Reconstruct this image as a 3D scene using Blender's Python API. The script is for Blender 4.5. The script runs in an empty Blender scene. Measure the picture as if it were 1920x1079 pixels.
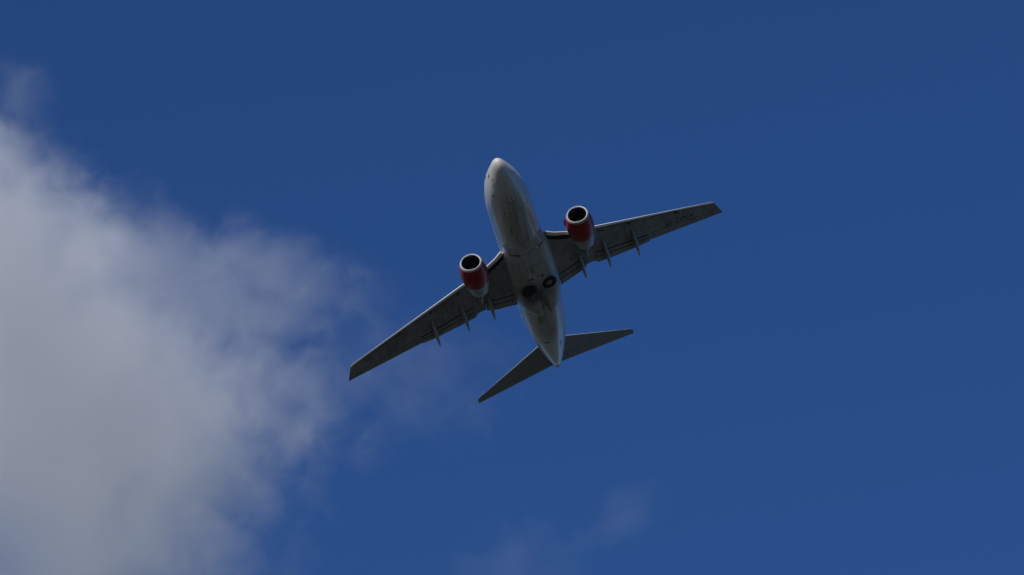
import bpy, bmesh, math, random
from mathutils import Vector, Matrix
R = math.radians
random.seed(4)
scene = bpy.context.scene
C = scene.collection

# ------------------------------------------------------------------ camera
ELEV = R(34.0)                       # the camera is pointed up into the sky
cam_right = Vector((1, 0, 0))
cam_fwd = Vector((0, math.cos(ELEV), math.sin(ELEV)))
cam_up = Vector((0, -math.sin(ELEV), math.cos(ELEV)))
EYE = Vector((0, 0, 1.7))
FPX = 9047.3                         # focal length in 1920-wide pixels (a long tele lens)
cd = bpy.data.cameras.new('camera')
cam = bpy.data.objects.new('camera', cd)
C.objects.link(cam)
cam.matrix_world = Matrix.Translation(EYE) @ Matrix((cam_right, cam_up, -cam_fwd)).transposed().to_4x4()
cd.sensor_width = 36.0
cd.lens = FPX / 1920 * 36.0
cd.clip_start = 1.0
cd.clip_end = 200000.0
scene.camera = cam

# ------------------------------------------------------------------ sun and sky
sun_dir = Vector((-0.42, -0.77, 0.475)).normalized()
sun_el = math.asin(sun_dir.z)
sun_az = math.atan2(sun_dir.x, sun_dir.y)
ld = bpy.data.lights.new('sun', 'SUN')
ld.energy = 4.5
ld.angle = R(0.53)
ld.color = (1.0, 0.97, 0.88)
sun = bpy.data.objects.new('sun', ld)
C.objects.link(sun)
sun.rotation_mode = 'QUATERNION'
sun.rotation_quaternion = sun_dir.to_track_quat('Z', 'Y')

world = bpy.data.worlds.new('World')
scene.world = world
world.use_nodes = True
wn = world.node_tree
wn.nodes.clear()
w_out = wn.nodes.new('ShaderNodeOutputWorld')
w_bg = wn.nodes.new('ShaderNodeBackground')
w_sky = wn.nodes.new('ShaderNodeTexSky')
w_sky.sky_type = 'NISHITA'
w_sky.sun_disc = False
w_sky.sun_elevation = sun_el
w_sky.sun_rotation = sun_az
w_sky.altitude = 0
w_sky.air_density = 1.0
w_sky.dust_density = 0.0
w_sky.ozone_density = 10.0
w_hs = wn.nodes.new('ShaderNodeHueSaturation')
w_hs.inputs['Saturation'].default_value = 1.06    # a deep, dry, saturated blue
w_hs.inputs['Hue'].default_value = 0.508
wn.links.new(w_sky.outputs[0], w_hs.inputs['Color'])
wn.links.new(w_hs.outputs[0], w_bg.inputs[0])
w_bg.inputs[1].default_value = 0.0762
wn.links.new(w_bg.outputs[0], w_out.inputs[0])

scene.view_settings.view_transform = 'Standard'
scene.view_settings.look = 'None'
scene.view_settings.exposure = 0.0
scene.view_settings.gamma = 1.0
scene.cycles.use_denoising = True
scene.cycles.max_bounces = 10
scene.cycles.volume_bounces = 3
scene.cycles.volume_step_rate = 0.25
scene.cycles.volume_max_steps = 256

# ------------------------------------------------------------------ helpers
def link(name, me, m=None, parent=None, smooth=True):
    o = bpy.data.objects.new(name, me)
    C.objects.link(o)
    if m:
        me.materials.append(m)
    if parent:
        o.parent = parent
    if smooth:
        for p in me.polygons:
            p.use_smooth = True
    return o

def build(name, verts, faces, m=None, parent=None, smooth=True, sharp=None):
    me = bpy.data.meshes.new(name)
    me.from_pydata([tuple(v) for v in verts], [], faces)
    bm = bmesh.new()
    bm.from_mesh(me)
    bmesh.ops.remove_doubles(bm, verts=bm.verts, dist=1e-5)
    bmesh.ops.recalc_face_normals(bm, faces=bm.faces)
    if sharp:
        for e in bm.edges:
            if len(e.link_faces) == 2 and e.calc_face_angle(0) > R(sharp):
                e.smooth = False
    bm.to_mesh(me)
    bm.free()
    return link(name, me, m, parent, smooth)

class MB:
    """collects lofted shapes into one mesh"""
    def __init__(self):
        self.v = []
        self.f = []
    def loft(self, rings, closed=True, cap0=True, cap1=True):
        b = len(self.v)
        n = len(rings[0])
        for r in rings:
            self.v += [Vector(p) for p in r]
        m = n if closed else n - 1
        for i in range(len(rings) - 1):
            for j in range(m):
                k = (j + 1) % n
                self.f.append((b + i*n + j, b + i*n + k, b + (i+1)*n + k, b + (i+1)*n + j))
        if cap0 and closed:
            self.f.append(tuple(b + j for j in range(n)))
        if cap1 and closed:
            self.f.append(tuple(b + (len(rings)-1)*n + j for j in reversed(range(n))))
        return self
    def make(self, name, m=None, parent=None, smooth=True, sharp=40):
        return build(name, self.v, self.f, m, parent, smooth, sharp)

def interp(tab, x):
    """Catmull-Rom through a table of rows (x, a, b, ...)"""
    n = len(tab)
    if x <= tab[0][0]: return list(tab[0][1:])
    if x >= tab[-1][0]: return list(tab[-1][1:])
    for i in range(n - 1):
        if tab[i][0] <= x <= tab[i+1][0]: break
    x0, x1 = tab[i][0], tab[i+1][0]
    t = (x - x0) / (x1 - x0)
    out = []
    for k in range(1, len(tab[0])):
        p0, p1 = tab[i][k], tab[i+1][k]
        m0 = (p1 - tab[i-1][k]) / (x1 - tab[i-1][0]) if i > 0 else (p1 - p0) / (x1 - x0)
        m1 = (tab[i+2][k] - p0) / (tab[i+2][0] - x0) if i < n - 2 else (p1 - p0) / (x1 - x0)
        h = x1 - x0
        out.append((2*t**3-3*t*t+1)*p0 + (t**3-2*t*t+t)*h*m0 + (-2*t**3+3*t*t)*p1 + (t**3-t*t)*h*m1)
    return out

def lin(tab, x):
    if x <= tab[0][0]: return tab[0][1]
    for (a, b), (c, d) in zip(tab, tab[1:]):
        if x <= c: return b + (d - b) * (x - a) / (c - a)
    return tab[-1][1]

# ------------------------------------------------------------------ materials
class NT:
    def __init__(self, name):
        self.m = bpy.data.materials.new(name)
        self.m.use_nodes = True
        self.t = self.m.node_tree
        self.t.nodes.clear()
        self.out = self.t.nodes.new('ShaderNodeOutputMaterial')
    def n(self, typ, **kw):
        nd = self.t.nodes.new(typ)
        for k, v in kw.items():
            setattr(nd, k, v)
        return nd
    def put(self, sock, v):
        if isinstance(v, bpy.types.NodeSocket):
            self.t.links.new(v, sock)
        else:
            sock.default_value = v
    def math(self, op, a, b=None, c=None, clamp=False):
        nd = self.n('ShaderNodeMath', operation=op, use_clamp=clamp)
        for s, v in zip(nd.inputs, (a, b, c)):
            if v is not None:
                self.put(s, v)
        return nd.outputs[0]
    def vmath(self, op, a, b=None):
        nd = self.n('ShaderNodeVectorMath', operation=op)
        self.put(nd.inputs[0], a)
        if b is not None:
            self.put(nd.inputs[3] if op == 'SCALE' else nd.inputs[1], b)
        return nd.outputs['Value'] if op in ('LENGTH', 'DISTANCE') else nd.outputs[0]
    def noise(self, vec, scale, detail=4, rough=0.55, out='Fac', dist=0.0):
        nd = self.n('ShaderNodeTexNoise')
        self.put(nd.inputs['Vector'], vec)
        nd.inputs['Scale'].default_value = scale
        nd.inputs['Detail'].default_value = detail
        nd.inputs['Roughness'].default_value = rough
        nd.inputs['Distortion'].default_value = dist
        return nd.outputs[out]
    def mr(self, v, a, b, c=0.0, d=1.0, smooth=False):
        nd = self.n('ShaderNodeMapRange')
        if smooth: nd.interpolation_type = 'SMOOTHSTEP'
        self.put(nd.inputs[0], v)
        for i, q in enumerate((a, b, c, d)):
            self.put(nd.inputs[i + 1], q)
        return nd.outputs[0]
    def mix(self, f, a, b):
        nd = self.n('ShaderNodeMix', data_type='RGBA')
        self.put(nd.inputs[0], f)
        self.put(nd.inputs[6], a)
        self.put(nd.inputs[7], b)
        return nd.outputs[2]
    def obj(self):
        return self.n('ShaderNodeTexCoord').outputs['Object']
    def sep(self, v):
        nd = self.n('ShaderNodeSeparateXYZ')
        self.put(nd.inputs[0], v)
        return nd.outputs
    def surf(self, col, rough, metal=0.0, coat=0.0, bump=None):
        b = self.n('ShaderNodeBsdfPrincipled')
        self.put(b.inputs['Base Color'], col)
        self.put(b.inputs['Roughness'], rough)
        b.inputs['Metallic'].default_value = metal
        b.inputs['Coat Weight'].default_value = coat
        b.inputs['Coat Roughness'].default_value = 0.12
        if bump is not None:
            bn = self.n('ShaderNodeBump')
            bn.inputs['Strength'].default_value = 0.25
            bn.inputs['Distance'].default_value = 0.01
            self.put(bn.inputs['Height'], bump)
            self.t.links.new(bn.outputs[0], b.inputs['Normal'])
        self.t.links.new(b.outputs[0], self.out.inputs['Surface'])
        return self.m

def stretch(t, v, s):
    return t.vmath('MULTIPLY', v, s)

def grey_paint(name, base, dirt, amount, rough=0.4, coat=0.0, along=(0.25, 2.2, 2.2), scale=1.0):
    """aircraft paint with grime that runs aft along the airflow"""
    t = NT(name)
    o = t.obj()
    streak = t.noise(stretch(t, o, along), 1.6*scale, 6, 0.65)
    blot = t.noise(o, 0.9*scale, 5, 0.6)
    fine = t.noise(o, 9*scale, 3, 0.6)
    f = t.math('ADD', t.mr(streak, 0.42, 0.78, 0, 0.7), t.mr(blot, 0.45, 0.75, 0, 0.45))
    f = t.math('MULTIPLY', f, amount)
    f = t.math('ADD', f, t.mr(fine, 0.4, 0.7, -0.04, 0.06), clamp=True)
    return t.surf(t.mix(f, base, dirt), rough, 0.0, coat)

def flat(name, col, rough=0.5, metal=0.0, coat=0.0):
    t = NT(name)
    o = t.obj()
    f = t.mr(t.noise(o, 3.0, 4), 0.35, 0.7, 0.0, 0.25)
    dark = tuple(c * 0.7 for c in col[:3]) + (1,)
    return t.surf(t.mix(f, col, dark), rough, metal, coat)

def fuselage_paint():
    t = NT('fuselage paint')
    o = t.obj()
    x, y, z = t.sep(o)
    streak = t.noise(stretch(t, o, (0.22, 2.0, 2.0)), 1.5, 6, 0.65)
    blot = t.noise(o, 0.8, 6, 0.62)
    speck = t.noise(o, 6.0, 4, 0.6)
    # oil and hydraulic grime gathers on the belly along the keel
    keel = t.mr(t.math('ABSOLUTE', t.math('ADD', y, t.mr(blot, 0.3, 0.7, -0.3, 0.3))), 0.15, 1.5, 1.0, 0.0, True)
    low = t.mr(z, -1.75, -1.0, 1.0, 0.0, True)
    fwdmask = t.mr(x, 2.2, 5.5, 0.0, 1.0, True)
    grime = t.math('MULTIPLY', t.math('MULTIPLY', keel, low), fwdmask)
    f = t.math('MULTIPLY', grime, t.mr(streak, 0.35, 0.7, 0.25, 0.75))
    f = t.math('ADD', f, t.mr(streak, 0.5, 0.8, 0.0, 0.22))
    f = t.math('ADD', f, t.mr(speck, 0.6, 0.8, 0.0, 0.25), clamp=True)
    base = t.mix(f, (0.53, 0.515, 0.49, 1), (0.12, 0.11, 0.10, 1))
    # frames: thin seams round the barrel every 2.4 m and stringer laps along it
    seam = t.math('LESS_THAN', t.math('MODULO', t.math('ADD', x, 0.6), 2.4), 0.022)
    base = t.mix(t.math('MULTIPLY', seam, 0.45), base, (0.09, 0.09, 0.09, 1))
    return t.surf(base, 0.32, 0.0, 0.35)

def wing_paint():
    t = NT('wing paint')
    o = t.obj()
    x, y, z = t.sep(o)
    ay = t.math('ABSOLUTE', y)
    streak = t.noise(stretch(t, o, (0.35, 2.4, 1.4)), 1.7, 6, 0.68)
    blot = t.noise(o, 0.8, 6, 0.62)
    f = t.math('ADD', t.mr(streak, 0.42, 0.75, 0, 0.55), t.mr(blot, 0.42, 0.72, 0, 0.42))
    # oval tank covers in a row along the span, rib seams, a lengthwise skin joint
    row = t.math('SUBTRACT', x, t.math('ADD', 12.1, t.math('MULTIPLY', ay, .383)))
    fy = t.math('MULTIPLY', t.math('SUBTRACT', t.math('FRACT', t.math('DIVIDE', ay, .8)), .5), .8/.24)
    fx = t.math('DIVIDE', row, .34)
    r = t.math('SQRT', t.math('ADD', t.math('MULTIPLY', fx, fx), t.math('MULTIPLY', fy, fy)))
    oval = t.math('MULTIPLY', t.math('GREATER_THAN', r, .80), t.math('LESS_THAN', r, 1.0))
    rib = t.math('LESS_THAN', t.math('FRACT', t.math('DIVIDE', t.math('ADD', ay, t.math('MULTIPLY', x, .12)), 2.3)), .018)
    joint = t.math('LESS_THAN', t.math('ABSOLUTE', t.math('ADD', row, 1.05)), .025)
    line = t.math('MAXIMUM', t.math('MULTIPLY', oval, .30), t.math('MAXIMUM', t.math('MULTIPLY', rib, .45), t.math('MULTIPLY', joint, .4)))
    tone = t.noise(t.vmath('MULTIPLY', o, (.25, .43, 0)), 1.0, 0, 0)
    f = t.math('ADD', t.math('ADD', f, line), t.mr(tone, .3, .7, -.08, .12), clamp=True)
    return t.surf(t.mix(f, (0.30, 0.31, 0.31, 1), (0.10, 0.10, 0.098, 1)), 0.42)

def fairing_paint():
    t = NT('fairing paint')
    o = t.obj()
    x, y, z = t.sep(o)
    streak = t.noise(stretch(t, o, (0.25, 2.2, 2.2)), 1.6, 6, 0.65)
    blot = t.noise(o, 1.3, 6, 0.62)
    f = t.math('ADD', t.mr(streak, 0.42, 0.78, 0, 0.5), t.mr(blot, 0.45, 0.75, 0, 0.3))
    # brake dust and hydraulic soot round the wheels, smeared aft
    for cy, sx in ((0.95, 1.0), (-0.90, 0.55)):
        d = t.vmath('LENGTH', t.vmath('MULTIPLY', t.vmath('SUBTRACT', o, (15.3, cy - .1, -2.36)), (0.62, 1.0, 0.3)))
        d = t.math('ADD', d, t.mr(streak, .3, .7, -.25, .25))
        f = t.math('ADD', f, t.mr(d, 0.45, 1.25, 0.75*sx, 0.0, True), clamp=True)
    keel = t.math('MULTIPLY', t.mr(t.math('ABSOLUTE', y), 0.1, .6, 1.0, 0.0, True), t.mr(x, 14.5, 17.5, 0, .7, True))
    f = t.math('ADD', f, keel, clamp=True)
    return t.surf(t.mix(f, (0.44, 0.43, 0.41, 1), (0.07, 0.065, 0.06, 1)), 0.42)

M = dict(
    fuselage=fuselage_paint(),
    fairing=fairing_paint(),
    wing=wing_paint(),
    flap=grey_paint('flap paint', (0.29, 0.30, 0.30, 1), (0.10, 0.10, 0.10, 1), 0.8, 0.45),
    tail=grey_paint('tail paint', (0.27, 0.28, 0.29, 1), (0.14, 0.14, 0.14, 1), 0.5, 0.42, 0.0, (0.5, 1.4, 1.4)),
    canoe=grey_paint('canoe paint', (0.29, 0.30, 0.31, 1), (0.15, 0.15, 0.15, 1), 0.5, 0.4),
    red=grey_paint('red engine paint', (0.31, 0.006, 0.008, 1), (0.11, 0.006, 0.007, 1), 0.7, 0.38, 0.08),
    cowl=grey_paint('aft cowl paint', (0.40, 0.40, 0.385, 1), (0.17, 0.15, 0.13, 1), 0.8, 0.4),
    metal=flat('bright leading edge metal', (0.90, 0.90, 0.91, 1), 0.42, 0.35),
    lip=flat('polished inlet metal', (0.74, 0.74, 0.76, 1), 0.36, 0.55),
    exhaust=flat('heat stained nozzle metal', (0.20, 0.17, 0.14, 1), 0.45, 0.8),
    duct=flat('dark inlet lining', (0.032, 0.034, 0.042, 1), 0.6),
    blade=flat('titanium fan blade', (0.035, 0.035, 0.04, 1), 0.5, 0.4),
    black=flat('black rubber', (0.012, 0.012, 0.013, 1), 0.75),
    cavity=flat('painted gap shade and seams', (0.02, 0.02, 0.022, 1), 0.8),  # shade inside slots, bays and openings is put into this near-black colour
    hub=flat('grey wheel hub', (0.22, 0.22, 0.22, 1), 0.5),
    blackish=flat('sooty wheel hub', (0.02, 0.02, 0.02, 1), 0.7),  # starboard wheel only, much darker than the other hub
    white=flat('white paint', (0.8, 0.8, 0.8, 1), 0.4),
    ink=flat('black lettering paint', (0.035, 0.035, 0.038, 1), 0.5),
    glass=flat('dark cockpit glass', (0.015, 0.017, 0.02, 1), 0.06),
    beacon=flat('red beacon lens', (0.22, 0.012, 0.012, 1), 0.3),
    fin=flat('blue fin paint', (0.02, 0.03, 0.16, 1), 0.3),
)

# ------------------------------------------------------------------ ground (below and behind the frame, it lights the underside)
def ground():
    S = 30000
    t = NT('forest and field')
    o = t.obj()
    f1 = t.mr(t.noise(o, 0.004, 5), 0.4, 0.62)
    f2 = t.mr(t.noise(o, 0.15, 4), 0.35, 0.7)
    c = t.mix(f1, (0.019, 0.024, 0.018, 1), (0.037, 0.040, 0.034, 1))
    c = t.mix(t.math('MULTIPLY', f2, 0.4), c, (0.015, 0.020, 0.015, 1))
    t.surf(c, 0.9)
    o = build('ground', [(-S, -S, 0), (S, -S, 0), (S, S, 0), (-S, S, 0)], [(0, 1, 2, 3)], t.m, None, False)
    o['kind'] = 'structure'
ground()

# ------------------------------------------------------------------ the airliner (body axes: x aft, y starboard, z up)
plane = bpy.data.objects.new('airliner', None)
C.objects.link(plane)
plane['label'] = 'white twin engine jet airliner with red engines, seen from below, wheels up'
plane['category'] = 'airliner'
Rb = ((0.19344531, 0.90701728, -0.37403016),      # camera (right, down, forward) x body (aft, port, up)
      (0.60845032, -0.40997303, -0.67949270),
      (0.76965390, 0.09613409, 0.63118232))
cw = Matrix((cam_right, -cam_up, cam_fwd)).transposed()          # camera axes -> world
body = Matrix(((Rb[0][0], -Rb[0][1], Rb[0][2]), (Rb[1][0], -Rb[1][1], Rb[1][2]), (Rb[2][0], -Rb[2][1], Rb[2][2])))
rotw = cw @ body
orig = EYE + cw @ Vector((1.27171, -2.17812, 402.331)) - rotw @ Vector((14, 0, 0))
plane.matrix_world = Matrix.Translation(orig) @ rotw.to_4x4()

# --- fuselage
#       x     half-w  top    bottom  z of widest line
FUS = [(0.00, 0.03, -0.49, -0.55, -0.52), (0.07, 0.205, -0.32, -0.73, -0.52), (0.28, 0.39, -0.06, -0.97, -0.50),
       (0.65, 0.59, 0.18, -1.19, -0.45), (1.15, 0.80, 0.44, -1.39, -0.38), (1.80, 1.05, 0.84, -1.59, -0.30),
       (2.50, 1.28, 1.30, -1.77, -0.22), (3.30, 1.51, 1.60, -1.92, -0.16), (4.30, 1.71, 1.76, -2.04, -0.09),
       (5.50, 1.86, 1.86, -2.11, -0.03), (6.60, 1.88, 1.88, -2.13, 0.0), (10.0, 1.88, 1.88, -2.13, 0.0), (14.0, 1.88, 1.88, -2.13, 0.0),
       (18.0, 1.88, 1.88, -2.13, 0.0), (19.3, 1.88, 1.88, -2.08, 0.0), (20.6, 1.84, 1.88, -1.93, 0.05),
       (22.0, 1.76, 1.88, -1.66, 0.15), (23.5, 1.60, 1.87, -1.29, 0.30), (25.0, 1.37, 1.85, -0.87, 0.50), (26.5, 1.08, 1.80, -0.41, 0.70),
       (28.0, 0.73, 1.66, 0.09, 0.88), (29.0, 0.44, 1.46, 0.46, 0.97), (29.6, 0.23, 1.26, 0.70, 0.98), (29.79, 0.10, 1.10, 0.84, 0.97)]
def fus_point(x, a, off=0.0):
    """a = angle, 0 = starboard, 90 = top, -90 = keel"""
    hw, top, bot, zc = interp(FUS, x)
    c, s = math.cos(a), math.sin(a)
    r = top - zc if s >= 0 else zc - bot
    return Vector((x, (hw + off) * c, zc + (r + off) * s))
def fus_ring(x, n=72):
    return [fus_point(x, 2*math.pi*i/n) for i in range(n)]
xs = [0, .02, .07, .15, .28, .45, .65, .9, 1.15, 1.5, 1.8, 2.15, 2.5, 2.9, 3.3, 3.8, 4.3, 4.9, 5.5, 6.0, 6.6]
xs += [7.6 + i*0.9 for i in range(13)] + [19.0 + 0.45*i for i in range(24)] + [29.6, 29.72, 29.79]
xs = sorted(set(x for x in xs if x <= 29.79))
fus = MB().loft([fus_ring(x) for x in xs]).make('fuselage', M['fuselage'], plane)

cone = MB().loft([[fus_point(x, 2*math.pi*i/40, .006) for i in range(40)] for x in (29.05, 29.2, 29.35, 29.5, 29.6, 29.72, 29.795)]).make('exhaust_cone', M['exhaust'], plane)

def fus_patch(x0, x1, a0, a1, off=0.012, nx=6, na=6, skew=0.0):
    """a curved sheet lying on the fuselage skin (angles in degrees)"""
    vs, fs = [], []
    for i in range(nx + 1):
        for j in range(na + 1):
            v = j / na
            x = x0 + (x1 - x0) * i / nx + skew * v
            vs.append(fus_point(x, R(a0 + (a1 - a0) * v), off))
    for i in range(nx):
        for j in range(na):
            a = i*(na+1) + j
            fs.append((a, a+1, a+na+2, a+na+1))
    return vs, fs
def fus_part(name, m, patches, parent=None):
    V, F = [], []
    for vs, fs in patches:
        b = len(V)
        V += vs
        F += [tuple(b + i for i in f) for f in fs]
    return build(name, V, F, m, parent or plane)

for sx in (1, -1):                                    # cockpit windows, three a side
    def A(a): return a if sx > 0 else 180 - a
    for (x0, x1, a0, a1, sk) in ((1.55, 2.15, 62, 88, 0.12), (1.75, 2.45, 34, 59, 0.2), (2.35, 3.0, 24, 46, 0.15)):
        fus_part('cockpit_window', M['glass'], [fus_patch(x0, x1, A(a0), A(a1), 0.012, 5, 5, sk)])
    for (x0, x1) in ((4.6, 5.4), (24.0, 24.72)):      # cabin doors: raised frame line
        d = []
        for (u0, u1, a0, a1) in ((x0, x0+.03, -12, 42), (x1-.03, x1, -12, 42), (x0+.03, x1-.03, 41, 42), (x0+.03, x1-.03, -12, -11)):
            d.append(fus_patch(u0, u1, A(a0), A(a1), 0.006, 2, 10))
        fus_part('cabin_door', M['hub'], d)
    for k in range(34):                               # passenger windows
        x = 6.4 + 0.508 * k
        if 11 < k < 13: continue
        fus_part('cabin_window', M['glass'], [fus_patch(x, x + .24, A(14), A(25), 0.008, 2, 3)])

# keel details: nose gear doors, drains, blade aerials, inlets
def keel_line(name, x0, x1, a0, a1, m='cavity', off=0.008, parent=None):
    return fus_part(name, M[m], [fus_patch(x0, x1, a0, a1, off, 8, 6)], parent)
ngd = []
for (x0, x1, a0, a1) in ((2.55, 3.95, -104.3, -103.6), (2.55, 3.95, -76.4, -75.7), (3.92, 3.97, -103.6, -76.4), (3.30, 3.325, -103.6, -76.4), (2.55, 3.92, -90.3, -89.7)):
    ngd.append(fus_patch(x0, x1, a0, a1, 0.006, 8, 8))
fus_part('nose_gear_door', M['cavity'], ngd)
fus_part('belly_vent', M['cavity'], [fus_patch(6.88, 7.87, -64.9, -63.1, .006, 6, 2)])
fus_part('belly_vent', M['cavity'], [fus_patch(18.95, 20.0, -66.9, -65.3, .006, 6, 2)])
fus_part('static_port_plate', M['ink'], [fus_patch(1.5, 1.75, -5, 3, .006, 3, 3), fus_patch(1.75, 2.0, -2, 0, .006, 3, 2), fus_patch(1.3, 1.5, 2, 4, .006, 3, 2)])
fus_part('static_port_plate', M['ink'], [fus_patch(3.15, 3.33, -34.5, -30, .006, 3, 3)])

def blade(x, y_deg, ln, h, m='white'):
    p = fus_point(x, R(y_deg))
    q = fus_point(x, R(y_deg), 1.0)
    n = (q - p).normalized()
    mb = MB()
    rings = []
    for k, (t, c, sh) in enumerate(((-.1, 1, 0), (0.5, .8, .2), (1.0, .5, .45))):
        b = p + n * h * t
        side = Vector((1, 0, 0)).cross(n)
        rings.append([b + Vector((ln * (sh + c * u), 0, 0)) + side * w * ln * .07 * c for u, w in ((0, 0), (.25, 1), (.6, .8), (1, 0), (.6, -.8), (.25, -1))])
    mb.loft(rings)
    return mb.make('blade_aerial', M[m], plane)
blade(8.9, -97, 0.25, 0.18)
blade(5.9, -84, 0.15, 0.12, 'black')
def drain(x, a, r=.07, m='cavity'):
    da = math.degrees(r / 1.9)
    fus_part('drain_port', M[m], [fus_patch(x - r, x + r, a - da, a + da, .006, 3, 3)])
for x, a in ((6.4, -80), (6.9, -105), (8.3, -72), (21.5, -95), (24.9, -78), (26.3, -62), (26.6, -100), (27.4, -88), (5.0, -60), (2.2, -35)):
    drain(x, a, random.uniform(.04, .075))
fus_part('outflow_valve', M['cavity'], [fus_patch(23.5, 23.68, -73, -58, .006, 3, 6)])
fus_part('outflow_valve', M['cavity'], [fus_patch(24.1, 25.05, -112, -109.5, .006, 5, 2)])
for a in (-152, -28, -158, -35):                      # pitot and angle-of-attack probes at the nose
    x = 1.55 if abs(a) in (152, 28) else 2.0
    p = fus_point(x, R(a)); q = fus_point(x, R(a), .12)
    rings = []
    for k, (P, r) in enumerate(((p - (q-p)*.2, .035), (q, .025), (q + Vector((-.16, 0, 0)), .018))):
        rings.append([P + Vector((0, r*math.cos(i*math.pi/4), r*math.sin(i*math.pi/4))) if k == 2 else P + Vector((r*math.cos(i*math.pi/4), 0, r*math.sin(i*math.pi/4))) for i in range(8)])
    MB().loft(rings).make('air_probe', M['ink'], plane)

# --- wing to body fairing: flat-bottomed tub hanging just below the belly
#        x   half-w  z bottom  z top
FAIR = [(9.4, 1.62, -2.04, -0.95), (10.0, 1.80, -2.12, -0.9), (10.5, 1.89, -2.19, -0.88), (11.1, 1.97, -2.26, -0.85), (12.0, 2.02, -2.32, -0.8), (14.0, 2.06, -2.36, -0.8), (15.6, 2.06, -2.36, -0.8),
        (16.6, 2.00, -2.34, -0.8), (17.4, 1.86, -2.30, -0.85), (18.0, 1.62, -2.26, -0.95), (18.45, 1.30, -2.22, -1.1), (18.75, .95, -2.17, -1.3), (18.92, .55, -2.10, -1.5)]
def fair_z(x, y, off=0.0):
    hw, zb, zt = interp(FAIR, x)
    u = min(1, abs(y) / hw)
    return zt - (zt - zb + off) * (1 - u**3.4) ** (1/2.2)
def fair_ring(x, n=48):
    hw, zb, zt = interp(FAIR, x)
    out = []
    for i in range(n + 1):
        a = math.pi * i / n
        c = math.cos(a)
        y = hw * math.copysign(abs(c) ** (2/3.4), c)
        z = zt - (zt - zb) * math.sin(a) ** (2/2.2)
        z += max(0, min(1, (x - 15.6)/2.6)) * .22 * math.exp(-((y - .05)/.34)**2) * math.sin(a)   # valley between the wheel bulges
        out.append((x, y, z))
    return out
fx = [9.4 + .25*i for i in range(34)] + [17.8, 18.0, 18.2, 18.4, 18.55, 18.7, 18.82, 18.92]
fairing = MB().loft([fair_ring(x) for x in fx], True).make('belly_fairing', M['fairing'], plane)

def fair_sheet(name, x0, x1, y0, y1, m, off=.008, nx=6, ny=6, parent=None, skew=0):
    vs, fs = [], []
    for i in range(nx + 1):
        for j in range(ny + 1):
            y = y0 + (y1 - y0)*j/ny
            x = x0 + (x1 - x0)*i/nx + skew*j/ny
            vs.append((x, y, fair_z(x, y, off)))
    for i in range(nx):
        for j in range(ny):
            a = i*(ny+1)+j
            fs.append((a, a+1, a+ny+2, a+ny+1))
    return build(name, vs, fs, M[m], parent or fairing)
# keel seam, pack bay doors, ram air inlets
fair_sheet('panel_seam', 10.3, 14.1, -.01, .01, 'cavity', .004, 16, 1)
fair_sheet('panel_seam', 10.35, 10.39, -1.1, 1.2, 'cavity', .004, 1, 16)
fair_sheet('panel_seam', 12.3, 12.315, -1.3, 1.3, 'cavity', .004, 1, 16)
fair_sheet('service_hatch', 12.0, 12.9, .10, .32, 'hub', .005)
for s in (1, -1):
    fair_sheet('ram_air_inlet', 10.16, 10.27, s*.95, s*1.5, 'cavity', .012, 4, 6)
    fair_sheet('ram_air_inlet', 9.6, 10.16, s*1.46, s*1.5, 'cavity', .012, 8, 2)
    fair_sheet('ram_air_exhaust', 13.45, 13.62, s*.3, s*.55, 'cavity', .006)
for (x, y, r) in ((13.5, .78, .07), (13.45, -.15, .06), (13.75, -.55, .06), (16.4, .9, .06)):
    fair_sheet('drain_port', x - r, x + r, y - r, y + r, 'cavity', .006, 3, 3)

# --- main wheels folded flush into the belly
def ring_pts(cx, cy, cz, r, n=40):
    return [(cx + r*math.cos(2*math.pi*i/n), cy + r*math.sin(2*math.pi*i/n), cz) for i in range(n)]
def wheel(y, dark):
    x = 14.82
    zb = -2.36
    e = bpy.data.objects.new('main_wheel', None)
    C.objects.link(e)
    e.parent = plane
    mb = MB().loft([ring_pts(x, y, zb + dz, r) for r, dz in ((.66, .05), (.66, -.012), (.60, -.016), (.60, .05))], True, False, False)
    mb.f += []
    mb.make('well_seal', M['cavity'], e)
    prof = [(.27, .02), (.30, -.035), (.36, -.075), (.44, -.09), (.52, -.075), (.57, -.03), (.585, .03)]
    MB().loft([ring_pts(x, y, zb + dz, r) for r, dz in prof], True, False, False).make('tyre', M['black'], e)
    hp = [(.275, .0), (.25, -.03), (.20, -.02), (.15, -.03), (.09, -.055), (.03, -.06)]
    MB().loft([ring_pts(x, y, zb + dz, r, 24) for r, dz in hp], True, False, True).make('hub', M['blackish' if dark else 'hub'], e)
    if dark: e['label'] = 'main wheel with dark hub'
    else: e['label'] = 'main wheel with pale hub'
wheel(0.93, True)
wheel(-0.90, False)
# belly lights
def small_dome(name, x, y, r, h, m, zb):
    mb = MB()
    mb.loft([ring_pts(x, y, zb - h*math.sin(a), r*math.cos(a), 16) for a in (-.2, .3, .7, 1.1, 1.45)], True, False, True)
    return mb.make(name, M[m], plane)
small_dome('beacon_light', 10.33, .94, .13, .15, 'beacon', fair_z(10.33, .94))
small_dome('belly_light', 10.28, -.81, .08, .06, 'white', fair_z(10.28, -.81))

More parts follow.
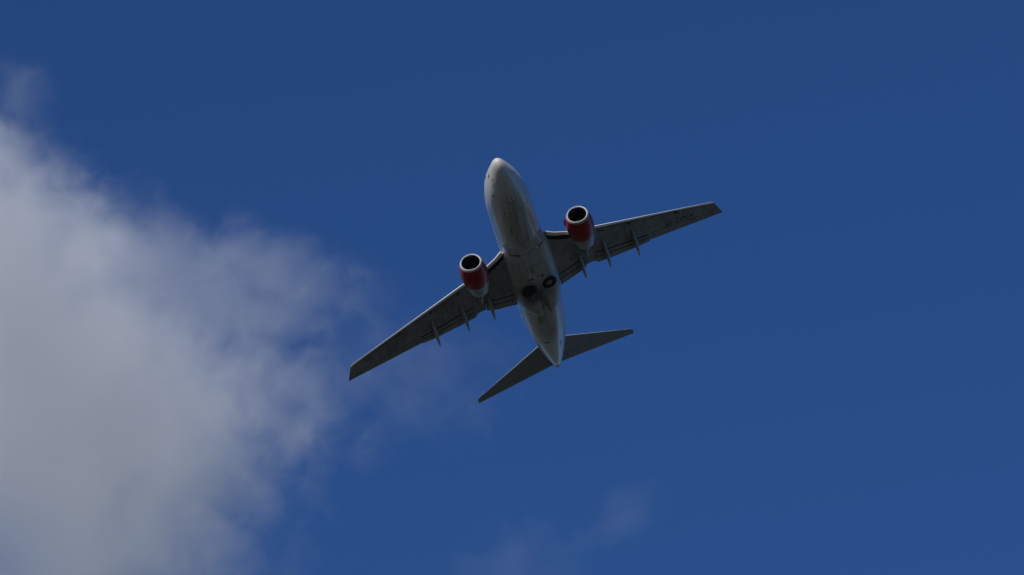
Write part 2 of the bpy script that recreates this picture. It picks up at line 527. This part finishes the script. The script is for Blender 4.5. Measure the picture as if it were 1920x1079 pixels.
# --- wings
DIH = math.tan(R(7.0))
def wz(ay): return -1.05 + (ay - 1.9) * DIH
LE = [(0.0, 9.2), (1.9, 10.05), (2.7, 10.85), (3.91, 11.71), (5.0, 12.24), (16.85, 17.95), (16.95, 18.25), (17.1, 18.75), (17.25, 19.25), (17.36, 19.62)]
TE = [(0.0, 17.4), (1.9, 17.27), (4.05, 16.98), (4.65, 16.72), (5.2, 16.72), (5.62, 17.08), (6.87, 17.42), (9.56, 18.0), (10.5, 18.10), (17.3, 19.74), (17.36, 19.76)]
CUT = [(0.0, 16.0), (2.1, 15.95), (4.0, 15.72), (4.65, 15.7), (5.2, 15.6), (6.2, 16.03), (8.88, 16.83), (10.56, 17.3), (11, 17.45)]
TC = [(0, .135), (5, .115), (12, .10), (17.4, .09)]
def thick(u):                                        # NACA half-thickness, unit chord, t/c = 1
    return 5*(.2969*math.sqrt(max(u, 0)) - .126*u - .3516*u*u + .2843*u**3 - .1036*u**4)
def foil(ay, u0, u1, n=14, le=None, te=None, side=1, dz=0.0, z_of=wz, tc=None):
    le = lin(LE, ay) if le is None else le
    te = lin(TE, ay) if te is None else te
    c = te - le
    k = lin(TC, ay) if tc is None else tc
    us = [u0 + (u1 - u0) * (1 - math.cos(math.pi * i / n)) / 2 for i in range(n + 1)]
    up = [(u, 0.55*k*thick(u) + .010*math.sin(math.pi*u)) for u in us]
    lo = [(u, -0.45*k*thick(u) + .010*math.sin(math.pi*u)) for u in us]
    loop = list(reversed(up)) + lo[1:]
    if u1 < 1:
        pass
    else:
        loop = loop[:-1]
    return [(le + u*c, side*ay, z_of(ay) + z*c + dz) for u, z in loop]
def foil2(le, te, ay, side, z, tc, n=10, tilt=0.0):
    """a whole small aerofoil (flap segment) between two chord points"""
    c = te - le
    us = [(1 - math.cos(math.pi*i/n))/2 for i in range(n+1)]
    up = [(u, .6*tc*thick(u)) for u in us]
    lo = [(u, -.4*tc*thick(u)) for u in us]
    loop = list(reversed(up)) + lo[1:-1]
    return [(le + u*c, side*ay, z + w*c - tilt*u*c) for u, w in loop]
def lower_z(x, ay):
    le, te = lin(LE, ay), lin(TE, ay)
    c = te - le
    u = min(1, max(0, (x - le)/c))
    return wz(ay) + c*(-.45*lin(TC, ay)*thick(u) + .010*math.sin(math.pi*u))

def wing(side):
    mb = MB()
    U0 = 0.030
    ys = [0.6, 1.4, 2.0, 2.7, 3.4, 4.0, 4.62]
    def ucut(ay): return (lin(CUT, ay) - lin(LE, ay)) / (lin(TE, ay) - lin(LE, ay))
    mb.loft([foil(y, U0, ucut(y), side=side) for y in ys])
    mb.loft([foil(y, U0, .995, side=side) for y in (4.62, 5.0, 5.4, 5.62)])
    mb.loft([foil(y, U0, ucut(y), side=side) for y in (5.62, 6.4, 7.2, 8.0, 8.9, 9.8, 10.5)])
    tip = [foil(y, U0, .995, side=side) for y in (10.5, 11.5, 12.5, 13.5, 14.5, 15.5, 16.4, 16.85)]
    tip += [foil(y, U0, .995, side=side, tc=t) for y, t in ((16.95, .085), (17.1, .08), (17.25, .07), (17.36, .03))]
    mb.loft(tip)
    w = mb.make('wing', M['wing'], plane)
    # leading edge slats outboard of the engine, a hinged nose flap inboard
    for a, b in ((5.75, 8.37), (8.39, 11.07), (11.09, 13.81), (13.83, 16.70)):
        s = MB()
        yy = [a + (b - a)*i/4 for i in range(5)]
        s.loft([foil(y, 0.0, .058, 10, lin(LE, y) - .13, lin(TE, y) - .13, side, -.05, wz, 1.45*lin(TC, y)) for y in yy])
        s.make('slat', M['metal'], w)
        # dark strip on the skin behind the slat, the slot's shade as colour
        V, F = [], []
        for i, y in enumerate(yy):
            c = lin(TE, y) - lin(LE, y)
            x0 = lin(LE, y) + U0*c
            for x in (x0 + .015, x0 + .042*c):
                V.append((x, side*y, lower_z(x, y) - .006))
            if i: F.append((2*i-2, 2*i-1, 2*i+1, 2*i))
        build('slat_slot_shade', V, F, M['cavity'], w)
    s = MB()
    s.loft([foil(y, 0.0, .055, 10, lin(LE, y) - .10, lin(TE, y) - .10, side, -.03, wz, 1.3*lin(TC, y)) for y in (2.05, 2.4, 2.7, 3.1, 3.5, 3.91, 4.25)])
    s.make('nose_flap', M['metal'], w)
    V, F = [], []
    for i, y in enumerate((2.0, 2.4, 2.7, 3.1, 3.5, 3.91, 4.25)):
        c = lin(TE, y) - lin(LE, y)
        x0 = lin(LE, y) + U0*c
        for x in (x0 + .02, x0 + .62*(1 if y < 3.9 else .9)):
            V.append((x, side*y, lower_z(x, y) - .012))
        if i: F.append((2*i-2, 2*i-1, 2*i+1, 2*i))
    build('nose_flap_bay_shade', V, F, M['cavity'], w)  # flat sheet on the skin, shade of an open bay painted near-black
    # trailing edge flaps, two slotted segments each, run out a little
    for ys in ((2.0, 2.7, 3.4, 4.05, 4.60), (5.60, 6.4, 7.2, 8.0, 8.9, 9.7, 10.52)):
        f = MB()
        r1, r2, r3 = [], [], []
        for y in ys:
            g, te = lin(CUT, y), lin(TE, y)
            z = wz(y) - .03
            m_ = g + (te - g)*.47
            r1.append(foil2(g + .09, m_, y, side, z - .03, .17, tilt=.05))
            r2.append(foil2(m_ - .05, te - .06, y, side, z - .06, .13, tilt=.10))
            r3.append((m_ - .075, z - .085 - .05*(m_ - g)))
        f.loft(r1)
        f.loft(r2)
        f.make('flap', M['flap'], w)
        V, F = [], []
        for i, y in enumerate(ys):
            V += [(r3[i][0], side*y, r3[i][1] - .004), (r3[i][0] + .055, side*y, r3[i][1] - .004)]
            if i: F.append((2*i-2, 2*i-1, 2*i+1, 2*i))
        build('flap_slot_shade', V, F, M['cavity'], w)  # flat strip, shade between the two segments painted in
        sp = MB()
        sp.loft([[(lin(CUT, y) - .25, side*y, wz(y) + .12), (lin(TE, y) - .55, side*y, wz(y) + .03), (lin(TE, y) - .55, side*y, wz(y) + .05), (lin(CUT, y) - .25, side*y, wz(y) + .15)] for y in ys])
        sp.make('spoiler', M['cavity'], w)  # closes the flap gaps; coloured near-black for the shade inside them
    # flap track canoes
    for (x0, x1, y) in ((14.85, 18.12, 4.22), (15.0, 18.5, 6.55), (15.65, 19.12, 9.25)):
        rings = []
        n = 14
        for i in range(n + 1):
            u = i / n
            x = x0 + (x1 - x0)*u
            r = .215 * (math.sin(math.pi*min(1, .06 + u*.9) ** .85) ** .75) if u < 1 else .01
            r = max(r, .012)
            xx = min(x, lin(TE, y) - .6)
            zc = lower_z(xx, y) - .13 - .14*max(0, u - .35)
            hh = r * 1.5
            rings.append([(x, side*y + .78*r*math.cos(2*math.pi*k/16), zc + hh*math.sin(2*math.pi*k/16)) for k in range(16)])
        MB().loft(rings).make('flap_track_fairing', M['canoe'], w)
    # aileron hinge line and tank access panel joints, thin strips on the lower skin
    def strip(name, pts, wd, off=.004, m='cavity'):
        V, F = [], []
        for i, (x, y) in enumerate(pts):
            q = pts[min(i+1, len(pts)-1)]; p = pts[max(i-1, 0)]
            d = Vector((q[0]-p[0], q[1]-p[1], 0)).normalized()
            nn = Vector((-d.y, d.x, 0))*wd/2
            for k in (1, -1):
                X, Y = x + k*nn.x, y + k*nn.y
                V.append((X, side*Y, lower_z(X, Y) - off))
            if i: F.append((2*i-2, 2*i-1, 2*i+1, 2*i))
        build(name, V, F, M[m], w)
    def cl(u, y): return (lin(LE, y) + u*(lin(TE, y) - lin(LE, y)), y)
    strip('aileron_hinge', [cl(.72, 11.0 + .5*i) for i in range(12)], .035)
    strip('aileron_joint', [cl(.72 + .03*i, 11.0) for i in range(9)], .03)
    strip('aileron_joint', [cl(.72 + .03*i, 16.5) for i in range(9)], .03)
    strip('thrust_gate_joint', [(15.72 + .1*i, 4.66) for i in range(10)], .05)
    strip('spar_seam', [cl(.17, 5.9 + .6*i) for i in range(18)], .022)
    strip('spar_seam', [cl(.60, 2.3 + .6*i) for i in range(14)], .02)
    # short dark dashes of random width behind the slats
    for y in (6.3, 7.6, 9.0, 10.4, 10.9, 12.0, 13.2, 14.2, 15.6):
        if random.random() < .8:
            c0 = cl(.10, y)
            strip('dark_dash', [(c0[0] + .03*i + .47*.08*i, y + .08*i) for i in range(random.randint(4, 8))], random.uniform(.06, .14), .005)
    return w
w_star = wing(1)
w_port = wing(-1)

# registration under the port wing
def registration():
    cu = bpy.data.curves.new('registration', 'FONT')
    cu.body = 'SE-DNX'
    cu.size = 1.05
    cu.shear = 0.25
    cu.space_character = 1.08
    cu.align_x = 'CENTER'
    tmp = bpy.data.objects.new('registration_curve', cu)
    C.objects.link(tmp)
    dg = bpy.context.evaluated_depsgraph_get()
    me = bpy.data.meshes.new_from_object(tmp.evaluated_get(dg))
    bpy.data.objects.remove(tmp)
    bm = bmesh.new()
    bm.from_mesh(me)
    for v in bm.verts:
        tx, ty = v.co.x * .70, v.co.y * 1.08
        ay = 13.45 + tx                    # text runs out along the span
        x = lin(LE, ay) + .66*(lin(TE, ay) - lin(LE, ay)) - ty * .8 - 0.10*tx
        v.co = Vector((x, -ay, lower_z(x, ay) - .006))
    bm.to_mesh(me)
    bm.free()
    me.name = 'registration'
    link('registration', me, M['ink'], w_port, False)
registration()

# --- engines
def engine(side):
    Y = side * 4.83
    e = bpy.data.objects.new('engine', None)
    C.objects.link(e)
    e.parent = plane
    X0, Z0 = 8.76, -1.91
    droop = 0.02
    def ring(x, r, n=48, flatb=1.0, off=0.0, cz=0.0):
        out = []
        for i in range(n):
            a = 2*math.pi*i/n
            c, s = math.cos(a), math.sin(a)
            fl = flatb if s < 0 else 1.0
            out.append((X0 + x, Y + r*1.0*c, Z0 + cz + droop*x + r*s*fl))
        return out
    n = 48
    # polished lip
    prof = [(.085, .772), (.045, .788), (.01, .825), (.0, .85), (.012, .872), (.04, .892), (.075, .905)]
    MB().loft([ring(x, r, n, .97) for x, r in prof], True, False, False).make('inlet_lip', M['lip'], e)
    MB().loft([ring(x, r, n, .97) for x, r in ((.075, .905), (.20, .972), (.202, .972))], True, False, False).make('lip_band', M['cowl'], e)
    # red fan cowl
    prof = [(.202, .974), (.4, 1.03), (.7, 1.09), (1.1, 1.145), (1.5, 1.16), (1.9, 1.14), (2.2, 1.10), (2.5, 1.05)]
    MB().loft([ring(x, r, n, .97) for x, r in prof], True, False, False).make('fan_cowl', M['red'], e)
    # grey aft cowl (reverser sleeve) and the core behind it
    prof = [(2.502, 1.046), (2.9, .98), (3.3, .90), (3.65, .82), (3.85, .765), (3.85, .73), (3.5, .75)]
    MB().loft([ring(x, r, n, .97) for x, r in prof], True, False, False).make('reverser_sleeve', M['cowl'], e)
    prof = [(3.4, .60), (3.85, .55), (4.3, .44), (4.6, .36), (4.6, .33), (4.3, .35)]
    MB().loft([ring(x, r, 32, 1, 0, .06) for x, r in prof], True, True, False).make('core_nozzle', M['exhaust'], e)
    prof = [(4.2, .28), (4.5, .25), (4.8, .13), (4.95, .02)]
    MB().loft([ring(x, r, 24, 1, 0, .06) for x, r in prof]).make('exhaust_plug', M['exhaust'], e)
    # inlet duct, fan, spinner
    prof = [(.085, .772), (.3, .757), (.6, .77), (1.15, .79), (1.45, .79)]
    MB().loft([ring(x, r, n, .98) for x, r in prof], True, False, True).make('inlet_duct', M['duct'], e)
    fan = MB()
    cz = Z0 + droop*.95
    for k in range(24):
        a = 2*math.pi*k/24
        def P(r, da, x): return (X0 + x + .35, Y + r*math.cos(a+da), cz + r*math.sin(a+da))
        r1 = [P(.24, -.06, .80), P(.24, .10, .96), P(.24, .11, .97), P(.24, -.05, .81)]
        r2 = [P(.55, -.05, .82), P(.55, .10, .94), P(.55, .11, .95), P(.55, -.04, .83)]
        r3 = [P(.775, -.06, .86), P(.775, .10, .92), P(.775, .11, .93), P(.775, -.05, .87)]
        fan.loft([r1, r2, r3])
    f = fan.make('fan', M['blade'], e, False)
    sp = MB().loft([ring(x, r, 24) for x, r in ((.77, .01), (.85, .09), (.97, .17), (1.15, .235), (1.33, .25))], True, True, True).make('spinner', M['blade'], e)
    # white swirl on the spinner
    V, F = [], []
    for i in range(13):
        u = i/12
        x = .85 + .26*u
        rr = .09 + .14*u + .012
        a = 3.6*u + 4.2
        for da in (0, .55):
            V.append((X0 + x - .012, Y + rr*math.cos(a+da), cz + rr*math.sin(a+da)))
        if i: F.append((2*i-2, 2*i-1, 2*i+1, 2*i))
    build('spinner_swirl', V, F, M['white'], e)
    # strake (chine) on the inboard shoulder
    s = -side
    a = R(38)
    V = []
    for x, h in ((.75, .0), (1.15, .26), (1.75, .30), (1.9, .0)):
        for hh in (-.04, h):
            for tk in (-.012, .012):
                r = 1.13 + hh
                V.append((X0 + x, Y + s*(r*math.cos(a) - tk*math.sin(a)), Z0 + r*math.sin(a) + tk*math.cos(a)))
    F = []
    for i in range(3):
        b, c = 4*i, 4*i+4
        F += [(b, c, c+2, b+2), (b+1, b+3, c+3, c+1), (b+2, c+2, c+3, b+3), (b, b+1, c+1, c)]
    F += [(0, 2, 3, 1), (12, 13, 15, 14)]
    build('strake', V, F, M['red'], e, False)
    # pylon
    mb = MB()
    rings = []
    for x, zt, zb, hw in ((10.1, -.70, -1.05, .03), (10.7, -.45, -1.1, .15), (11.8, -.42, -1.2, .20), (12.8, -.62, -1.45, .20), (13.8, -.85, -1.55, .17), (14.8, -.92, -1.30, .10), (15.6, -.90, -1.02, .02)):
        rings.append([(x, Y - hw, zb), (x, Y - hw, zt), (x, Y + hw, zt), (x, Y + hw, zb), (x, Y + hw*.5, zb - .04), (x, Y - hw*.5, zb - .04)])
    mb.loft(rings).make('pylon', M['wing'], e)
    return e
engine(1)
engine(-1)

# --- tailplane
def tailplane(side):
    def zt(ay): return 1.10 + ay*math.tan(R(7.0))
    le = [(0.0, 25.75), (1.4, 26.68), (7.2, 30.52), (7.38, 30.75)]
    te = [(0.0, 29.55), (.5, 29.62), (7.38, 31.26)]
    ys = (.2, .8, 1.4, 2.5, 4.0, 5.5, 6.6, 7.2, 7.34, 7.38)
    mb = MB()
    mb.loft([foil(y, .028, .70, 12, lin(le, y), lin(te, y), side, 0, zt, .09 if y < 7.3 else .05) for y in ys])
    t = mb.make('tailplane', M['tail'], plane)
    mb = MB()
    mb.loft([foil(y, .0, .026, 6, lin(le, y), lin(te, y), side, 0, zt, .115) for y in ys[1:-2]])
    mb.make('tailplane_leading_edge', M['metal'], t)
    mb = MB()
    mb.loft([foil(y, .706, .995, 10, lin(le, y), lin(te, y), side, 0, zt, .09 if y < 7.3 else .05) for y in (.30,) + ys[1:]])
    mb.make('elevator', M['tail'], t)
tailplane(1)
tailplane(-1)

# --- fin and rudder
def finring(z, le, te, tc, u0, u1, n=12):
    c = te - le
    us = [u0 + (u1-u0)*(1 - math.cos(math.pi*i/n))/2 for i in range(n+1)]
    loop = [(u, .5*tc*thick(u)) for u in reversed(us)] + [(u, -.5*tc*thick(u)) for u in us][1:]
    return [(le + u*c, w*c, z) for u, w in loop]
FZ = [(1.6, 21.2, 29.0), (2.15, 23.6, 29.15), (2.6, 24.3, 29.25), (5.0, 26.1, 29.9), (8.1, 28.4, 30.75), (8.45, 28.8, 30.83)]
fin = MB().loft([finring(z, a, b, .09, 0, .69) for z, a, b in FZ]).make('fin', M['fin'], plane)
MB().loft([finring(z, a, b, .09, .70, .995) for z, a, b in FZ[1:]]).make('rudder', M['fin'], fin)

# ------------------------------------------------------------------ clouds: real volumes far beyond the airliner
ZC = 2400.0
K = ZC / FPX                                          # metres per unit of the cloud plan
def sdist(p, poly):
    """distance inside a polygon (negative outside)"""
    x, y = p
    inside = False
    d = 1e9
    n = len(poly)
    for i in range(n):
        x1, y1 = poly[i]; x2, y2 = poly[(i+1) % n]
        if (y1 > y) != (y2 > y) and x < (x2-x1)*(y-y1)/(y2-y1) + x1:
            inside = not inside
        t = max(0, min(1, ((x-x1)*(x2-x1) + (y-y1)*(y2-y1)) / ((x2-x1)**2 + (y2-y1)**2)))
        d = min(d, math.hypot(x - x1 - t*(x2-x1), y - y1 - t*(y2-y1)))
    return d if inside else -d
def hull(name, poly, T, soft, step, mat, centre):
    """poly in plan units relative to the sky's middle; centre = (u, v) origin of the object"""
    cu, cv = centre
    us = [p[0] for p in poly]; vs = [p[1] for p in poly]
    nx = int((max(us)-min(us))/step) + 3
    ny = int((max(vs)-min(vs))/step) + 3
    V, F, idx = [], [], {}
    for i in range(nx):
        for j in range(ny):
            u = min(us) - step + i*step
            v = min(vs) - step + j*step
            d = sdist((u, v), poly)
            if d > -step*.3:
                h = T*math.sqrt(max(.02, min(1, d/soft)))
                for s in (-1, 1):
                    idx[i, j, s] = len(V)
                    V.append(((u-cu)*K, -(v-cv)*K, s*h*K))
    cells = {(i, j) for i in range(nx) for j in range(ny) if all((i+a, j+b, 1) in idx for a in (0, 1) for b in (0, 1))}
    for (i, j) in cells:
        F.append((idx[i, j, 1], idx[i+1, j, 1], idx[i+1, j+1, 1], idx[i, j+1, 1]))
        F.append((idx[i, j, -1], idx[i, j+1, -1], idx[i+1, j+1, -1], idx[i+1, j, -1]))
        for (di, dj, p, q) in ((-1, 0, (i, j+1), (i, j)), (1, 0, (i+1, j), (i+1, j+1)), (0, -1, (i, j), (i+1, j)), (0, 1, (i+1, j+1), (i, j+1))):
            if (i+di, j+dj) not in cells:
                F.append((idx[p+(1,)], idx[p+(-1,)], idx[q+(-1,)], idx[q+(1,)]))
    me = bpy.data.meshes.new(name)
    me.from_pydata(V, [], F)
    bm = bmesh.new(); bm.from_mesh(me)
    loose = [v for v in bm.verts if not v.link_faces]
    bmesh.ops.delete(bm, geom=loose, context='VERTS')
    bmesh.ops.recalc_face_normals(bm, faces=bm.faces)
    bm.to_mesh(me); bm.free()
    o = link(name, me, mat, None, False)
    pos = EYE + cam_fwd*ZC + cam_right*(cu - 960)*K - cam_up*(cv - 539.5)*K
    o.matrix_world = Matrix.Translation(pos) @ Matrix((cam_right, cam_up, -cam_fwd)).transposed().to_4x4()
    return o

def volume_out(t, dens):
    sc = t.n('ShaderNodeVolumeScatter')
    sc.inputs['Color'].default_value = (0.985, 0.98, 0.97, 1)
    sc.inputs['Anisotropy'].default_value = 0.22       # droplets scatter forward, away from the viewer
    t.put(sc.inputs['Density'], dens)
    t.t.links.new(sc.outputs[0], t.out.inputs['Volume'])

def fcurve(t, val, pts):
    nd = t.n('ShaderNodeFloatCurve')
    cv = nd.mapping.curves[0]
    for i, (a, b) in enumerate(pts):
        if i < 2:
            cv.points[i].location = (a, b)
    for a, b in pts[2:]:
        cv.points.new(a, b)
    for p in cv.points:
        p.handle_type = 'AUTO'
    nd.mapping.update()
    t.put(nd.inputs['Value'], val)
    return nd.outputs[0]

def bank_material(centre):
    t = NT('cloud bank vapour')
    cu, cv = centre
    o = t.obj()
    P = t.vmath('ADD', t.vmath('MULTIPLY', o, (1/K, -1/K, 1/K)), (cu, cv, 0))
    # billow the space a little so that the edge curls
    w1 = t.noise(P, 1/150, 3, .55, 'Color')
    W = t.vmath('MULTIPLY', t.vmath('SUBTRACT', w1, (.5, .5, .5)), (150, 150, 60))
    Q = t.vmath('ADD', P, W)
    x, y, z = t.sep(Q)
    vn = t.math('DIVIDE', t.math('ADD', y, 200), 1500)
    def tab(rows, s): return [((a + 200)/1500, b/s) for a, b in rows]
    def curve(rows):
        return t.math('SUBTRACT', t.math('MULTIPLY', fcurve(t, vn, [((a + 200)/1500, (b + 200)/1000) for a, b in rows]), 1000), 200)
    core = curve([(-200, -150), (190, -120), (250, -10), (300, 50), (420, 120), (500, 190), (568, 240), (617, 315), (716, 385), (815, 450), (880, 440), (940, 400), (1010, 360), (1080, 340), (1300, 320)])
    rim = curve([(-200, -100), (190, -60), (240, 20), (300, 100), (340, 170), (385, 345), (430, 480), (480, 650), (530, 720), (600, 690), (660, 640), (720, 730), (780, 700), (850, 640), (950, 590), (1080, 560), (1300, 530)])
    f1 = t.noise(t.vmath('MULTIPLY', Q, (1, 1, .4)), 1/150, 3, .55)
    f2 = t.noise(t.vmath('MULTIPLY', Q, (1, 1, .2)), 1/62, 6, .66)
    n1 = t.math('SUBTRACT', f1, .5)
    n2 = t.math('SUBTRACT', f2, .5)
    sc = t.math('DIVIDE', t.math('SUBTRACT', core, x), 190)
    sf = t.math('DIVIDE', t.math('SUBTRACT', rim, x), 175)
    dc = t.math('ADD', sc, t.math('ADD', t.math('MULTIPLY', n1, 2.2), t.math('MULTIPLY', n2, 1.2)))
    dc = t.mr(dc, -.7, 1.1, 0, 1, True)
    df = t.math('ADD', sf, t.math('ADD', t.math('MULTIPLY', n1, 2.6), t.math('MULTIPLY', n2, 4.2)))
    df = t.math('MULTIPLY', t.mr(df, -.3, 2.0, 0, 1, True), t.mr(sf, -1.2, -.2, 0, 1, True))
    # thin lower left corner
    px, py, pz = t.sep(P)
    corner = t.math('MULTIPLY', t.mr(py, 820, 1080, 0, 1, True), t.mr(px, -40, 220, 1, 0, True))
    dc = t.math('MULTIPLY', dc, t.math('SUBTRACT', 1.0, t.math('MULTIPLY', corner, .85)))
    d = t.math('ADD', dc, t.math('MULTIPLY', df, .30))
    zz = t.math('POWER', t.math('DIVIDE', z, 260.0), 2.0)
    d = t.math('MULTIPLY', d, t.mr(zz, 0.0, 1.0, 1.0, 0.0))
    volume_out(t, t.math('MULTIPLY', d, DENS))
    return t.m
DENS = 0.0185
poly = [(-260, 120), (-60, 130), (80, 150), (180, 180), (260, 240), (350, 270), (450, 310), (560, 370), (670, 400), (790, 450), (830, 560),
        (810, 640), (850, 720), (840, 800), (790, 880), (740, 980), (720, 1080), (700, 1280), (-260, 1280)]
big = hull('cloud', poly, 260, 300, 45, bank_material((250, 700)), (250, 700))
big['label'] = 'large soft grey cloud filling the left side of the blue sky'
big['category'] = 'cloud'
big['group'] = 'clouds in the sky'

def wisp(centre, size, angle, dens, label, seed, T=90):
    """a small thin veil of cloud; centre and size in plan units"""
    t = NT('wisp vapour')
    cu, cv = centre
    o = t.obj()
    P = t.vmath('MULTIPLY', o, (1/K, -1/K, 1/K))
    off = t.vmath('ADD', P, (seed*731.0, seed*-417.0, seed*93.0))
    W = t.vmath('MULTIPLY', t.vmath('SUBTRACT', t.noise(off, 1/110, 3, .6, 'Color'), (.5, .5, .5)), (90, 90, 40))
    rot = t.n('ShaderNodeVectorRotate', rotation_type='Z_AXIS')
    t.put(rot.inputs['Vector'], t.vmath('ADD', P, W))
    rot.inputs['Angle'].default_value = -angle
    r = t.vmath('LENGTH', t.vmath('DIVIDE', rot.outputs[0], (size[0], size[1], T)))
    f = t.noise(t.vmath('ADD', off, W), 1/70, 5, .6)
    d = t.math('ADD', t.math('SUBTRACT', .80, r), t.math('MULTIPLY', t.math('SUBTRACT', f, .5), 1.3))
    d = t.math('MULTIPLY', t.mr(d, 0, .9, 0, 1, True), t.mr(r, .8, 1.15, 1, 0, True))
    volume_out(t, t.math('MULTIPLY', d, dens))
    ca, sa = math.cos(angle), math.sin(angle)
    pl = []
    for i in range(28):
        a = 2*math.pi*i/28
        u, v = 1.12*size[0]*math.cos(a), 1.12*size[1]*math.sin(a)
        pl.append((cu + u*ca - v*sa, cv + u*sa + v*ca))
    w = hull('cloud', pl, T, min(size)*.9, max(12, min(size)/6), t.m, centre)
    w['label'] = label
    w['category'] = 'cloud'
    w['group'] = 'clouds in the sky'
    return w
wisp((35, 175), (90, 130), R(-15), .0070, 'small pale wisp above the large cloud at the left edge', 1)
wisp((965, 1060), (200, 140), R(-10), .0046, 'faint patch of cloud at the bottom edge, below the airliner tail', 2)
wisp((1168, 972), (140, 90), R(-30), .0038, 'small faint wisp to the right of the patch at the bottom edge', 3)
wisp((770, 700), (310, 200), R(15), .0050, 'thin veil of cloud behind the airliner right wing tip', 4)
